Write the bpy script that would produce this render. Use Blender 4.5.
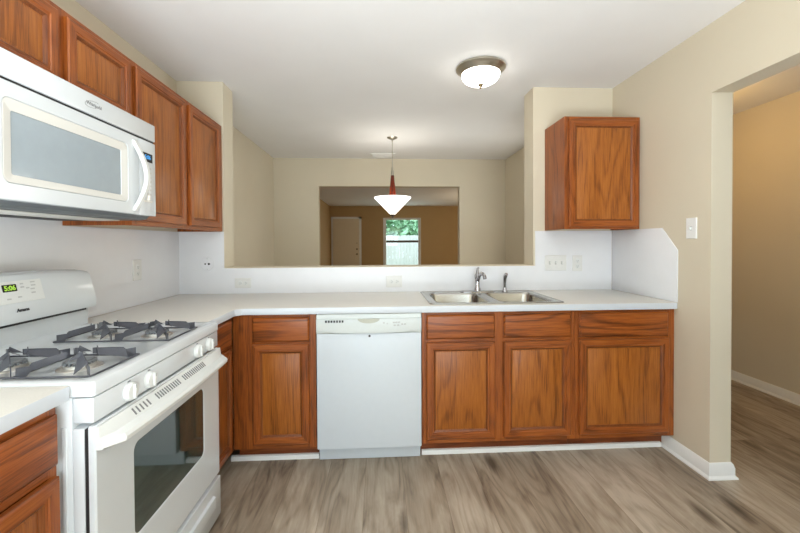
import bpy, bmesh, math, random
from mathutils import Vector, Matrix, Euler

random.seed(7)
SC = bpy.context.scene
COL = SC.collection
for o in list(bpy.data.objects):
    bpy.data.objects.remove(o)

# ------------------------------------------------------------------ camera
cam_d = bpy.data.cameras.new('camera')
cam = bpy.data.objects.new('camera', cam_d)
COL.objects.link(cam)
SC.camera = cam
cam_d.sensor_width = 36.0
cam_d.lens = 36.0 * 376.75 / 800
cam_d.shift_x = 0.0005
cam_d.shift_y = -(266.5 - 247.53) / 800
cam_d.clip_start = 0.02
_y, _p, _r = math.radians(2.994), math.radians(0.746), math.radians(-0.273)
_f = Vector((math.sin(_y) * math.cos(_p), math.cos(_y) * math.cos(_p), -math.sin(_p)))
_rt = Vector((math.cos(_y), -math.sin(_y), 0))
_up = _rt.cross(_f)
_r2 = _rt * math.cos(_r) + _up * math.sin(_r)
_u2 = -_rt * math.sin(_r) + _up * math.cos(_r)
M3 = Matrix((_r2, _u2, -_f)).transposed()
cam.matrix_world = Matrix.Translation((1.4449, -2.7851, 1.2783)) @ M3.to_4x4()

# ------------------------------------------------------------------ world, lights, exposure
SC.view_settings.view_transform = 'Standard'
SC.view_settings.look = 'None'
SC.view_settings.gamma = 1.0
SC.view_settings.use_curve_mapping = False
SC.view_settings.exposure = 0.0

wd = bpy.data.worlds.new('sky')
SC.world = wd
wd.use_nodes = True
wd.node_tree.nodes['Background'].inputs['Color'].default_value = (0.80, 0.92, 1.0, 1)
wd.node_tree.nodes['Background'].inputs['Strength'].default_value = 4.6


def area(name, loc, rot, sx, sy, power, color):
    l = bpy.data.lights.new(name, 'AREA')
    l.shape = 'RECTANGLE'
    l.size, l.size_y = sx, sy
    l.energy = power
    l.color = color
    o = bpy.data.objects.new(name, l)
    o.location = loc
    o.rotation_euler = rot
    COL.objects.link(o)
    return o


def point(name, loc, power, color, radius):
    l = bpy.data.lights.new(name, 'POINT')
    l.energy = power
    l.color = color
    l.shadow_soft_size = radius
    o = bpy.data.objects.new(name, l)
    o.location = loc
    COL.objects.link(o)
    return o


R90 = math.pi / 2
# daylight through the living room window and an added, unseen patio door behind camera
area('daylight_added_patio', (1.55, -5.02, 1.15), (R90, 0, 0), 2.3, 1.9, 16, (0.93, 0.97, 1.0))
area('daylight_living_window', (2.15, 9.05, 1.3), (R90, 0, math.pi), 1.1, 1.4, 8, (0.85, 0.95, 1.0))
area('dining_door_fill', (3.225, 1.27, 1.08), (0, R90, 0), 1.9, 0.62, 9, (1.0, 0.95, 0.87))  # added fill for the dining room, set in an unseen side door
# added upward fill behind the camera, standing in for a flash bounced overhead
area('ceiling_bounce_fill', (1.40, -3.25, 0.65), (math.pi, 0, 0), 1.8, 1.1, 112, (0.92, 0.965, 1.0))
point('bulb_pendant', (1.588, 1.39, 1.84), 4, (1.0, 0.92, 0.80), 0.10)
point('bulb_hall', (3.88, 0.1, 2.2), 8, (1.0, 0.60, 0.18), 0.12)
point('living_warm_fill', (4.5, 6.2, 1.5), 44, (1.0, 0.84, 0.60), 0.15)  # added, unseen warm source that brightens the living room

# ------------------------------------------------------------------ materials
def new_mat(name):
    m = bpy.data.materials.new(name)
    m.use_nodes = True
    nt = m.node_tree
    return m, nt, nt.nodes['Principled BSDF']


def srgb(r, g, b):
    f = lambda c: (c / 255 / 12.92) if c / 255 <= 0.04045 else ((c / 255 + 0.055) / 1.055) ** 2.4
    return (f(r), f(g), f(b), 1)


def flat(name, col, rough=0.5, metal=0.0, spec=0.5, var=0.02, scale=30, bump=0.0, bscale=400, coat=0.0):
    """slightly mottled procedural material"""
    m, nt, b = new_mat(name)
    b.inputs['Roughness'].default_value = rough
    b.inputs['Metallic'].default_value = metal
    b.inputs['Specular IOR Level'].default_value = spec
    b.inputs['Coat Weight'].default_value = coat
    tc = nt.nodes.new('ShaderNodeTexCoord')
    n = nt.nodes.new('ShaderNodeTexNoise')
    n.inputs['Scale'].default_value = scale
    n.inputs['Detail'].default_value = 3
    nt.links.new(tc.outputs['Object'], n.inputs['Vector'])
    r = nt.nodes.new('ShaderNodeValToRGB')
    c = Vector(col[:3])
    r.color_ramp.elements[0].position = 0.3
    r.color_ramp.elements[1].position = 0.7
    r.color_ramp.elements[0].color = tuple(c * (1 - var)) + (1,)
    r.color_ramp.elements[1].color = tuple(min(1, x) for x in c * (1 + var)) + (1,)
    nt.links.new(n.outputs['Fac'], r.inputs['Fac'])
    nt.links.new(r.outputs['Color'], b.inputs['Base Color'])
    if bump:
        n2 = nt.nodes.new('ShaderNodeTexNoise')
        n2.inputs['Scale'].default_value = bscale
        n2.inputs['Detail'].default_value = 2
        nt.links.new(tc.outputs['Object'], n2.inputs['Vector'])
        bp = nt.nodes.new('ShaderNodeBump')
        bp.inputs['Strength'].default_value = bump
        bp.inputs['Distance'].default_value = 0.002
        nt.links.new(n2.outputs['Fac'], bp.inputs['Height'])
        nt.links.new(bp.outputs['Normal'], b.inputs['Normal'])
    return m


def emit(name, col, strength, base=(0.9, 0.9, 0.88, 1)):
    m, nt, b = new_mat(name)
    b.inputs['Base Color'].default_value = base
    b.inputs['Emission Color'].default_value = col
    b.inputs['Emission Strength'].default_value = strength
    b.inputs['Roughness'].default_value = 0.25
    return m


def oak(name, axis, dark, mid, light, contrast=1.0, rough=0.33):
    """stained oak: contour-line cathedral figure plus fine pores, running along axis"""
    m, nt, b = new_mat(name)
    N, L = nt.nodes, nt.links
    tc = N.new('ShaderNodeTexCoord')
    oi = N.new('ShaderNodeObjectInfo')
    mul = N.new('ShaderNodeMath'); mul.operation = 'MULTIPLY'; mul.inputs[1].default_value = 37.0
    L.new(oi.outputs['Random'], mul.inputs[0])
    add = N.new('ShaderNodeVectorMath'); add.operation = 'ADD'
    L.new(tc.outputs['Object'], add.inputs[0]); L.new(mul.outputs[0], add.inputs[1])

    def mapped(across, along):
        mp = N.new('ShaderNodeMapping')
        s = [across] * 3
        s[axis] = along
        mp.inputs['Scale'].default_value = s
        L.new(add.outputs[0], mp.inputs['Vector'])
        return mp.outputs[0]
    fig = N.new('ShaderNodeTexNoise'); fig.inputs['Scale'].default_value = 1.0; fig.inputs['Detail'].default_value = 1.0; fig.inputs['Roughness'].default_value = 0.4
    L.new(mapped(6.5, 1.0), fig.inputs['Vector'])
    rings = N.new('ShaderNodeMath'); rings.operation = 'MULTIPLY'; rings.inputs[1].default_value = 52.0
    L.new(fig.outputs['Fac'], rings.inputs[0])
    sn = N.new('ShaderNodeMath'); sn.operation = 'SINE'; L.new(rings.outputs[0], sn.inputs[0])
    pores = N.new('ShaderNodeTexNoise'); pores.inputs['Scale'].default_value = 1.0; pores.inputs['Detail'].default_value = 4.0; pores.inputs['Roughness'].default_value = 0.65
    L.new(mapped(220.0, 7.0), pores.inputs['Vector'])
    broad = N.new('ShaderNodeTexNoise'); broad.inputs['Scale'].default_value = 1.0; broad.inputs['Detail'].default_value = 2.0
    L.new(mapped(16.0, 0.9), broad.inputs['Vector'])
    s1 = N.new('ShaderNodeMath'); s1.operation = 'MULTIPLY_ADD'; s1.inputs[1].default_value = 0.5; s1.inputs[2].default_value = 0.5
    L.new(sn.outputs[0], s1.inputs[0])
    pw = N.new('ShaderNodeMath'); pw.operation = 'POWER'; pw.inputs[1].default_value = 3.0; L.new(s1.outputs[0], pw.inputs[0])
    a1 = N.new('ShaderNodeMath'); a1.operation = 'MULTIPLY_ADD'; a1.inputs[1].default_value = -0.11 * contrast
    L.new(pw.outputs[0], a1.inputs[0]); L.new(pores.outputs['Fac'], a1.inputs[2])
    a2 = N.new('ShaderNodeMath'); a2.operation = 'MULTIPLY_ADD'; a2.inputs[1].default_value = 0.34
    L.new(broad.outputs['Fac'], a2.inputs[0]); L.new(a1.outputs[0], a2.inputs[2])
    hf = N.new('ShaderNodeMath'); hf.operation = 'MULTIPLY'; hf.inputs[1].default_value = 0.77
    L.new(a2.outputs[0], hf.inputs[0])
    r = N.new('ShaderNodeValToRGB')
    e = r.color_ramp.elements
    e[0].position = 0.33; e[0].color = dark
    e[1].position = 0.66; e[1].color = light
    k = e.new(0.5); k.color = mid
    L.new(hf.outputs[0], r.inputs['Fac'])
    L.new(r.outputs['Color'], b.inputs['Base Color'])
    b.inputs['Roughness'].default_value = rough
    b.inputs['Specular IOR Level'].default_value = 0.45
    bp = N.new('ShaderNodeBump'); bp.inputs['Strength'].default_value = 0.12; bp.inputs['Distance'].default_value = 0.001
    L.new(pores.outputs['Fac'], bp.inputs['Height']); L.new(bp.outputs['Normal'], b.inputs['Normal'])
    return m


def floor_mat():
    m, nt, b = new_mat('vinyl_plank')
    N, L = nt.nodes, nt.links
    tc = N.new('ShaderNodeTexCoord')
    mp = N.new('ShaderNodeMapping'); mp.inputs['Rotation'].default_value = (0, 0, R90); mp.inputs['Location'].default_value = (0.95, 0.075, 0)
    L.new(tc.outputs['Object'], mp.inputs['Vector'])
    br = N.new('ShaderNodeTexBrick')
    br.inputs['Scale'].default_value = 1.0
    br.inputs['Brick Width'].default_value = 2.3
    br.inputs['Row Height'].default_value = 0.205
    br.inputs['Mortar Size'].default_value = 0.0012
    br.inputs['Mortar Smooth'].default_value = 0.3
    br.inputs['Color1'].default_value = (0, 0, 0, 1); br.inputs['Color2'].default_value = (1, 1, 1, 1); br.inputs['Mortar'].default_value = (0.4, 0.4, 0.4, 1)
    br.offset = 0.37; br.offset_frequency = 2
    L.new(mp.outputs[0], br.inputs['Vector'])
    sh = N.new('ShaderNodeVectorMath'); sh.operation = 'MULTIPLY_ADD'
    sh.inputs[1].default_value = (7.0, 13.0, 0)
    L.new(br.outputs['Color'], sh.inputs[0]); L.new(tc.outputs['Object'], sh.inputs[2])

    def noise(sx, sy, det, rough=0.55, dist=0.0):
        mm = N.new('ShaderNodeMapping'); mm.inputs['Scale'].default_value = (sx, sy, 1)
        L.new(sh.outputs[0], mm.inputs['Vector'])
        n = N.new('ShaderNodeTexNoise'); n.inputs['Scale'].default_value = 1; n.inputs['Detail'].default_value = det
        n.inputs['Roughness'].default_value = rough; n.inputs['Distortion'].default_value = dist
        L.new(mm.outputs[0], n.inputs['Vector'])
        return n.outputs['Fac']
    fine = noise(75, 4.5, 6, 0.65)
    wide = noise(7.0, 1.7, 4, 0.62, 0.9)
    fig = noise(6.5, 1.1, 1.5, 0.4)
    rg = N.new('ShaderNodeMath'); rg.operation = 'MULTIPLY'; rg.inputs[1].default_value = 60; L.new(fig, rg.inputs[0])
    sn = N.new('ShaderNodeMath'); sn.operation = 'SINE'; L.new(rg.outputs[0], sn.inputs[0])
    def madd(a, k, c):
        q = N.new('ShaderNodeMath'); q.operation = 'MULTIPLY_ADD'; q.inputs[1].default_value = k
        L.new(a, q.inputs[0])
        if isinstance(c, float): q.inputs[2].default_value = c
        else: L.new(c, q.inputs[2])
        return q.outputs[0]
    v = madd(fine, 0.36, 0.03)
    v = madd(wide, 0.86, v)
    h0 = madd(sn.outputs[0], 0.5, 0.5)
    pw = N.new('ShaderNodeMath'); pw.operation = 'POWER'; pw.inputs[1].default_value = 3.0; L.new(h0, pw.inputs[0])
    v = madd(pw.outputs[0], -0.10, v)
    sep = N.new('ShaderNodeSeparateColor'); L.new(br.outputs['Color'], sep.inputs[0])
    v = madd(sep.outputs[0], 0.20, v)
    r = N.new('ShaderNodeValToRGB')
    e = r.color_ramp.elements
    e[0].position = 0.40; e[0].color = srgb(100, 86, 72)
    e[1].position = 0.94; e[1].color = srgb(192, 179, 162)
    k = e.new(0.64); k.color = srgb(154, 139, 121)
    L.new(v, r.inputs['Fac'])
    # scattered knots
    kv = N.new('ShaderNodeMapping'); kv.inputs['Scale'].default_value = (5.5, 1.7, 1); L.new(sh.outputs[0], kv.inputs['Vector'])
    vo = N.new('ShaderNodeTexVoronoi'); vo.inputs['Scale'].default_value = 1.0; L.new(kv.outputs[0], vo.inputs['Vector'])
    wob = madd(fine, 0.10, vo.outputs['Distance'])
    kr = N.new('ShaderNodeValToRGB'); kr.color_ramp.elements[0].position = 0.13; kr.color_ramp.elements[0].color = (0.34, 0.30, 0.27, 1)
    kr.color_ramp.elements[1].position = 0.27; kr.color_ramp.elements[1].color = (1, 1, 1, 1)
    L.new(wob, kr.inputs['Fac'])
    mx = N.new('ShaderNodeMixRGB'); mx.blend_type = 'MULTIPLY'; mx.inputs[0].default_value = 1.0
    L.new(r.outputs['Color'], mx.inputs[1]); L.new(kr.outputs['Color'], mx.inputs[2])
    # bevelled seam
    mo = N.new('ShaderNodeMixRGB'); mo.blend_type = 'MIX'; mo.inputs[2].default_value = srgb(128, 111, 93)
    L.new(br.outputs['Fac'], mo.inputs[0]); L.new(mx.outputs[0], mo.inputs[1])
    L.new(mo.outputs[0], b.inputs['Base Color'])
    b.inputs['Roughness'].default_value = 0.42
    b.inputs['Specular IOR Level'].default_value = 0.35
    bp = N.new('ShaderNodeBump'); bp.inputs['Strength'].default_value = 0.1; bp.inputs['Distance'].default_value = 0.001
    L.new(fine, bp.inputs['Height']); L.new(bp.outputs['Normal'], b.inputs['Normal'])
    return m


def brushed(name, col, rough, metal=1.0, aniso_scale=(300, 6, 300)):
    m, nt, b = new_mat(name)
    N, L = nt.nodes, nt.links
    tc = N.new('ShaderNodeTexCoord'); mp = N.new('ShaderNodeMapping'); mp.inputs['Scale'].default_value = aniso_scale
    L.new(tc.outputs['Object'], mp.inputs['Vector'])
    n = N.new('ShaderNodeTexNoise'); n.inputs['Scale'].default_value = 1; n.inputs['Detail'].default_value = 3; L.new(mp.outputs[0], n.inputs['Vector'])
    mr = N.new('ShaderNodeMapRange'); mr.inputs['To Min'].default_value = rough - 0.08; mr.inputs['To Max'].default_value = rough + 0.08
    L.new(n.outputs['Fac'], mr.inputs['Value']); L.new(mr.outputs[0], b.inputs['Roughness'])
    b.inputs['Base Color'].default_value = col
    b.inputs['Metallic'].default_value = metal
    return m


def pane_mat(name, tint=(0.95, 0.98, 0.98, 1), gloss=0.08):
    m = bpy.data.materials.new(name)
    m.use_nodes = True
    nt = m.node_tree
    nt.nodes.clear()
    o = nt.nodes.new('ShaderNodeOutputMaterial'); mix = nt.nodes.new('ShaderNodeMixShader'); t = nt.nodes.new('ShaderNodeBsdfTransparent'); g = nt.nodes.new('ShaderNodeBsdfGlossy')
    t.inputs[0].default_value = tint
    g.inputs['Roughness'].default_value = 0.02
    lw = nt.nodes.new('ShaderNodeLayerWeight'); lw.inputs['Blend'].default_value = 0.5
    pw = nt.nodes.new('ShaderNodeMath'); pw.operation = 'POWER'; pw.inputs[1].default_value = 5.0
    ma = nt.nodes.new('ShaderNodeMath'); ma.operation = 'MULTIPLY_ADD'; ma.inputs[1].default_value = 0.8; ma.inputs[2].default_value = 0.04
    nt.links.new(lw.outputs['Facing'], pw.inputs[0]); nt.links.new(pw.outputs[0], ma.inputs[0])
    nt.links.new(ma.outputs[0], mix.inputs[0]); nt.links.new(t.outputs[0], mix.inputs[1]); nt.links.new(g.outputs[0], mix.inputs[2]); nt.links.new(mix.outputs[0], o.inputs[0])
    return m


TAN = flat('tan_wall_paint', srgb(188, 159, 116), 0.75, spec=0.25, var=0.012, scale=3, bump=0.12, bscale=260)
PAINT = flat('beige_wall_paint', srgb(215, 205, 184), 0.75, spec=0.25, var=0.012, scale=3, bump=0.12, bscale=260)
CEIL = flat('ceiling_paint', srgb(238, 238, 238), 0.85, spec=0.15, var=0.01, scale=4, bump=0.25, bscale=180)
TRIM = flat('white_trim_paint', srgb(236, 236, 234), 0.4, var=0.01)
SPLASH = flat('white_laminate', srgb(229, 230, 233), 0.35, var=0.01, scale=12)
COUNTER = flat('counter_laminate', srgb(226, 224, 217), 0.4, var=0.03, scale=220)
EDGE = flat('counter_edge_window_lit', srgb(208, 214, 221), 0.35, var=0.01)  # bluish window light put into the front edge's colour
FLOOR = floor_mat()
D_, M_, L_ = srgb(98, 49, 18), srgb(147, 77, 29), srgb(166, 94, 39)
OAKV = oak('stained_oak_upright', 2, D_, M_, L_)
OAKH = oak('stained_oak_level', 0, D_, M_, L_)
OAKY = oak('stained_oak_deep', 1, D_, M_, L_)
D2, M2, L2 = srgb(116, 63, 22), srgb(160, 92, 34), srgb(177, 109, 44)
PANV = oak('oak_panel_upright', 2, D2, M2, L2, 1.2)
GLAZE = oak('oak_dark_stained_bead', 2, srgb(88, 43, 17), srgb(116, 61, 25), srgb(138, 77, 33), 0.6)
DRWH = oak('oak_drawer_level', 0, D_, M_, L_, 2.0)
TOEW = oak('stained_oak_toe_board', 0, srgb(84, 38, 14), srgb(118, 58, 24), srgb(140, 76, 36))
ENAMEL = flat('white_enamel', srgb(215, 220, 223), 0.18, var=0.006, coat=0.3)
PLASTIC = flat('white_plastic', srgb(222, 224, 222), 0.46, var=0.008)
IVORY = flat('off_white_plastic', srgb(219, 218, 212), 0.4, var=0.008)
DWHITE = flat('textured_white_panel', srgb(208, 215, 222), 0.36, var=0.008, bump=0.05, bscale=900)
DARK = flat('dark_gap', srgb(30, 29, 30), 0.6)
BLACK = flat('black_plastic', srgb(18, 18, 20), 0.3)
GREY = flat('grey_enamel', srgb(116, 120, 124), 0.45)
GRATE = flat('slate_grate_enamel', srgb(74, 76, 84), 0.38, var=0.06, scale=60, bump=0.1, bscale=300)
ALU = brushed('aluminium', (0.62, 0.61, 0.58, 1), 0.48)
STEEL = brushed('brushed_stainless', (0.39, 0.38, 0.35, 1), 0.24)
CHROME = brushed('chrome', (0.48, 0.48, 0.50, 1), 0.12)
NICKEL = brushed('brushed_nickel', (0.50, 0.47, 0.40, 1), 0.34)
CHERRY = oak('cherry_wood', 2, srgb(62, 18, 10), srgb(104, 36, 18), srgb(140, 58, 28), 0.5, 0.25)
OVENGLASS = flat('dark_oven_glass', (0.022, 0.042, 0.035, 1), 0.06, spec=0.8, var=0.05, coat=0.6)
MWGLASS = flat('microwave_window_screen', srgb(160, 172, 180), 0.14, spec=0.8, var=0.02, coat=0.6)
DOORP = flat('cream_door_paint', srgb(230, 216, 188), 0.5, var=0.01)
BRASSK = brushed('aged_brass', (0.35, 0.27, 0.16, 1), 0.35)
PANE = pane_mat('window_glass')
RAILB = flat('bronze_rail', srgb(96, 88, 80), 0.5)
GREENLED = emit('green_digits', (0.50, 0.85, 0.10, 1), 0.6, (0.1, 0.2, 0.02, 1))
BLUELED = emit('blue_digits', (0.10, 0.40, 0.9, 1), 0.8, (0.0, 0.1, 0.2, 1))
LCD = flat('dark_display', srgb(24, 30, 22), 0.15)
INK = flat('grey_print', srgb(120, 122, 124), 0.5)
INKD = flat('dark_print', srgb(52, 54, 60), 0.5)
INKL = flat('pale_print', srgb(188, 189, 188), 0.5)
GLOWD = emit('lit_frosted_glass_dome', (1.0, 0.94, 0.84, 1), 11.5)
GLOWP = emit('lit_opal_glass_shade', (1.0, 0.95, 0.86, 1), 4.0)
FENCEW = oak('weathered_fence_board', 2, srgb(150, 146, 140), srgb(186, 186, 184), srgb(206, 208, 210), 0.3, 0.8)
LEAFM = flat('green_leaf', srgb(165, 205, 170), 0.6, var=0.2, scale=3)
BARK = flat('bark', srgb(90, 76, 62), 0.9, var=0.2)
GRASS = flat('lawn', srgb(100, 130, 80), 0.9, var=0.3, scale=20)
FAIRE = flat('dark_fairing_steel', srgb(88, 94, 98), 0.4)  # dark grey of the microwave underside

# ------------------------------------------------------------------ geometry helpers
class MB:
    """collects shapes, then links them as ONE mesh object"""
    def __init__(self):
        self.bm = bmesh.new()

    def _new(self, before, mat):
        fs = [f for f in self.bm.faces if f.index == -1 or f not in before]
        for f in fs:
            f.material_index = mat
        return fs

    def box(self, x0, x1, y0, y1, z0, z1, bev=0.0, mat=0, seg=2):
        t = bmesh.new()
        bmesh.ops.create_cube(t, size=1.0, matrix=Matrix.Translation(((x0 + x1) / 2, (y0 + y1) / 2, (z0 + z1) / 2)) @ Matrix.Diagonal((abs(x1 - x0), abs(y1 - y0), abs(z1 - z0), 1)))
        if bev:
            bmesh.ops.bevel(t, geom=t.edges[:], offset=bev, segments=seg, profile=0.5, affect='EDGES')
        return self.merge(t, mat)

    def merge(self, t, mat=0, mtx=None):
        if mtx is not None:
            bmesh.ops.transform(t, matrix=mtx, verts=t.verts)
        mp = {v: self.bm.verts.new(v.co) for v in t.verts}
        for f in t.faces:
            try:
                nf = self.bm.faces.new([mp[v] for v in f.verts])
                nf.material_index = mat if mat >= 0 else f.material_index
            except ValueError:
                pass
        t.free()
        return self

    def rings(self, rs, mat=0, cap0=True, cap1=True, closed=True, mats=None):
        vs = [[self.bm.verts.new(p) for p in r] for r in rs]
        n = len(rs[0])
        for a, b in zip(vs, vs[1:]):
            for i in range(n if closed else n - 1):
                j = (i + 1) % n
                f = self.bm.faces.new((a[i], a[j], b[j], b[i]))
                f.material_index = mats[i % len(mats)] if mats else mat
        if cap0:
            self.bm.faces.new(vs[0][::-1]).material_index = mat
        if cap1:
            self.bm.faces.new(vs[-1]).material_index = mat
        return self

    def lathe(self, prof, c=(0, 0, 0), n=40, mat=0, axis='z', cap=True):
        """prof: list of (radius, height)"""
        rs = []
        for r, h in prof:
            ring = []
            for k in range(n):
                a = 2 * math.pi * k / n
                u, v = r * math.cos(a), r * math.sin(a)
                p = {'z': (u, v, h), 'y': (u, -h, v), 'x': (h, u, v)}[axis]
                ring.append((c[0] + p[0], c[1] + p[1], c[2] + p[2]))
            rs.append(ring)
        return self.rings(rs, mat, cap, cap)

    def tube(self, pts, r, n=12, mat=0):
        pts = [Vector(p) for p in pts]
        rad = r if isinstance(r, (list, tuple)) else [r] * len(pts)
        rs = []
        up = None
        for i, p in enumerate(pts):
            d = (pts[min(i + 1, len(pts) - 1)] - pts[max(i - 1, 0)]).normalized()
            if up is None:
                up = Vector((0, 0, 1)) if abs(d.z) < 0.9 else Vector((1, 0, 0))
            s = d.cross(up).normalized()
            up = s.cross(d).normalized()
            rs.append([p + (s * math.cos(2 * math.pi * k / n) + up * math.sin(2 * math.pi * k / n)) * rad[i] for k in range(n)])
        return self.rings(rs, mat)

    def prism(self, poly, axis, a, b, mat=0, bev=0.0, holes=()):
        """poly: 2D points in the two axes left over (in order), swept from a to b along axis"""
        t = bmesh.new()
        other = [i for i in range(3) if i != axis]

        def P(q, w):
            c = [0, 0, 0]
            c[other[0]], c[other[1]], c[axis] = q[0], q[1], w
            return c
        if holes:
            ed = []
            for lp in [poly] + list(holes):
                vs = [t.verts.new(P(q, a)) for q in lp]
                ed += [t.edges.new((vs[i], vs[(i + 1) % len(vs)])) for i in range(len(vs))]
            bmesh.ops.triangle_fill(t, use_beauty=True, use_dissolve=False, edges=ed)
            bmesh.ops.dissolve_limit(t, angle_limit=0.01, verts=t.verts[:], edges=t.edges[:])
        else:
            t.faces.new([t.verts.new(P(q, a)) for q in poly])
        g = bmesh.ops.extrude_face_region(t, geom=t.faces[:])
        d = [0, 0, 0]
        d[axis] = b - a
        bmesh.ops.translate(t, vec=d, verts=[v for v in g['geom'] if isinstance(v, bmesh.types.BMVert)])
        bmesh.ops.recalc_face_normals(t, faces=t.faces)
        if bev:
            es = [e for e in t.edges if len(e.link_faces) == 2 and e.calc_face_angle(0) > 0.5]
            bmesh.ops.bevel(t, geom=es, offset=bev, segments=2, profile=0.5, affect='EDGES')
        return self.merge(t, mat)

    def build(self, name, mats, parent=None, smooth=38, loc=None, rz=0, recalc=True):
        if recalc:
            bmesh.ops.recalc_face_normals(self.bm, faces=self.bm.faces)
        me = bpy.data.meshes.new(name)
        self.bm.to_mesh(me)
        self.bm.free()
        if not isinstance(mats, (list, tuple)):
            mats = [mats]
        for m in mats:
            me.materials.append(m)
        if smooth:
            for p in me.polygons:
                p.use_smooth = True
            me.set_sharp_from_angle(angle=math.radians(smooth))
        o = bpy.data.objects.new(name, me)
        COL.objects.link(o)
        if parent is not None:
            o.parent = parent
        if loc is not None:
            o.location = loc
        o.rotation_euler.z = rz
        return o


def tag(o, label=None, cat=None, group=None, kind=None):
    if label: o['label'] = label
    if cat: o['category'] = cat
    if group: o['group'] = group
    if kind: o['kind'] = kind
    return o


def thing(name, label, cat, loc=(0, 0, 0), rz=0.0, group=None):
    o = bpy.data.objects.new(name, None)
    o.empty_display_size = 0.1
    COL.objects.link(o)
    o.location = loc
    o.rotation_euler = (0, 0, rz)
    return tag(o, label, cat, group)


def struct(name, mb, mat, label=None, cat=None):
    o = mb.build(name, mat, smooth=0)
    o['kind'] = 'structure'
    if label: o['label'] = label
    if cat: o['category'] = cat
    return o


def boxes(*bs):
    m = MB()
    for b in bs:
        m.box(*b)
    return m


def text(s, size, mat, name, parent, mtx, ext=0.0006, bold=0.0, shear=0.0):
    cu = bpy.data.curves.new('tmp', 'FONT')
    cu.body = s
    cu.size = size
    cu.extrude = ext
    cu.offset = bold
    cu.shear = shear
    cu.align_x = 'CENTER'
    cu.align_y = 'CENTER'
    cu.resolution_u = 3
    t = bpy.data.objects.new('tmp', cu)
    COL.objects.link(t)
    dg = bpy.context.evaluated_depsgraph_get()
    me = bpy.data.meshes.new_from_object(t.evaluated_get(dg))
    bpy.data.objects.remove(t)
    bpy.data.curves.remove(cu)
    me.transform(mtx)
    me.materials.clear()
    me.materials.append(mat)
    me.name = name
    o = bpy.data.objects.new(name, me)
    COL.objects.link(o)
    o.parent = parent
    return o


def face_front(x, y, z):
    """text lying in the xz plane, read from -y"""
    return Matrix.Translation((x, y, z)) @ Matrix.Rotation(R90, 4, 'X')


# ------------------------------------------------------------------ dimensions
W = 3.214          # kitchen width
T = 0.177          # pass-through wall
XL, XR = 0.323, 2.600
ZL = 1.1025        # pass-through ledge
H = 2.44
YE = -0.858        # end of the right wall
T2 = 0.119
YD, TD = 2.446, 0.12
YF = 9.2
YB = -5.1
HX = 4.70

# ------------------------------------------------------------------ setting
struct('floor', boxes((-0.4, 5.6, YB - 0.2, YF + 0.2, -0.06, 0)), FLOOR)
struct('ceiling', boxes((-0.4, 5.6, YB - 0.2, YF + 0.2, H, H + 0.08)), CEIL)
struct('wall_left', boxes((-0.12, 0, YB, YD + TD, 0, H)), PAINT)
# half wall and the two full-height ends of the pass-through, one wall
struct('wall_back', MB().prism([(0, 0), (W, 0), (W, H), (XR, H), (XR, ZL), (XL, ZL), (XL, H), (0, H)], 1, 0, T), PAINT)
# right wall: stub, header over the hall opening, far part behind the camera
struct('wall_right', MB().prism([(YE, 0), (YD, 0), (YD, H), (YB, H), (YB, 0), (-2.0, 0), (-2.0, 2.071), (YE, 2.071)], 0, W, W + T2, holes=[[(0.94, 0.04), (1.60, 0.04), (1.60, 2.05), (0.94, 2.05)]]), PAINT)
OX1, OX2, OZ = 0.608, 2.561, 2.060
struct('wall_dining', MB().prism([(0, 0), (OX1, 0), (OX1, OZ), (OX2, OZ), (OX2, 0), (W + T2, 0), (W + T2, H), (0, H)], 1, YD, YD + TD), PAINT)
struct('wall_front', MB().prism([(0, 0), (0.35, 0), (0.35, 2.12), (2.75, 2.12), (2.75, 0), (HX, 0), (HX, H), (0, H)], 1, YB - 0.12, YB), PAINT)
struct('wall_hall', boxes((HX, HX + 0.12, YB, 0.88, 0, H)), PAINT)
struct('wall_hall_end', boxes((W + T2, HX, 0.78, 0.88, 0, H)), PAINT)
struct('wall_living_left', boxes((-0.24, -0.12, YD + TD, YF, 0, H)), TAN)
struct('wall_living_right', boxes((5.2, 5.32, YD + TD, YF, 0, H)), TAN)
WX1, WX2, WZ1, WZ2 = 1.60, 2.715, 0.50, 2.045
struct('wall_living_back', MB().prism([(-0.24, 0), (5.32, 0), (5.32, H), (-0.24, H)], 1, YF, YF + 0.14, holes=[[(WX1, WZ1), (WX2, WZ1), (WX2, WZ2), (WX1, WZ2)]]), TAN)
struct('wall_living_front', boxes((W + T2, 5.32, YD + TD + 0.001, YD + TD + 0.12, 0, H), (-0.24, 0, YD + TD + 0.001, YD + TD + 0.02, 0, H)), TAN)


def base_profile(t=0.014, h=0.083):
    return [(0, 0), (t + 0.010, 0), (t + 0.009, 0.008), (t, 0.018), (t, h - 0.026), (t - 0.003, h - 0.020), (t - 0.004, h - 0.010), (t - 0.009, h - 0.003), (t - 0.011, h), (0, h)]


def sweep(path, name, closed=False):
    """baseboard profile swept along a path on the floor; the wall is on the path's left"""
    m = MB()
    prof = base_profile()
    rs = []
    n = len(path)
    for i, p in enumerate(path):
        p = Vector((p[0], p[1]))
        dirs = []
        if i > 0: dirs.append((p - Vector(path[i - 1][:2])).normalized())
        if i < n - 1: dirs.append((Vector(path[i + 1][:2]) - p).normalized())
        nr = [Vector((d.y, -d.x)) for d in dirs]
        if len(nr) == 2:
            mt = (nr[0] + nr[1]).normalized()
            mt = mt / max(0.2, mt.dot(nr[0]))
        else:
            mt = nr[0]
        rs.append([(p.x + mt.x * a, p.y + mt.y * a, b) for a, b in prof])
    m.rings(rs)
    o = m.build(name, TRIM, smooth=30)
    o['kind'] = 'structure'
    return o


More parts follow.
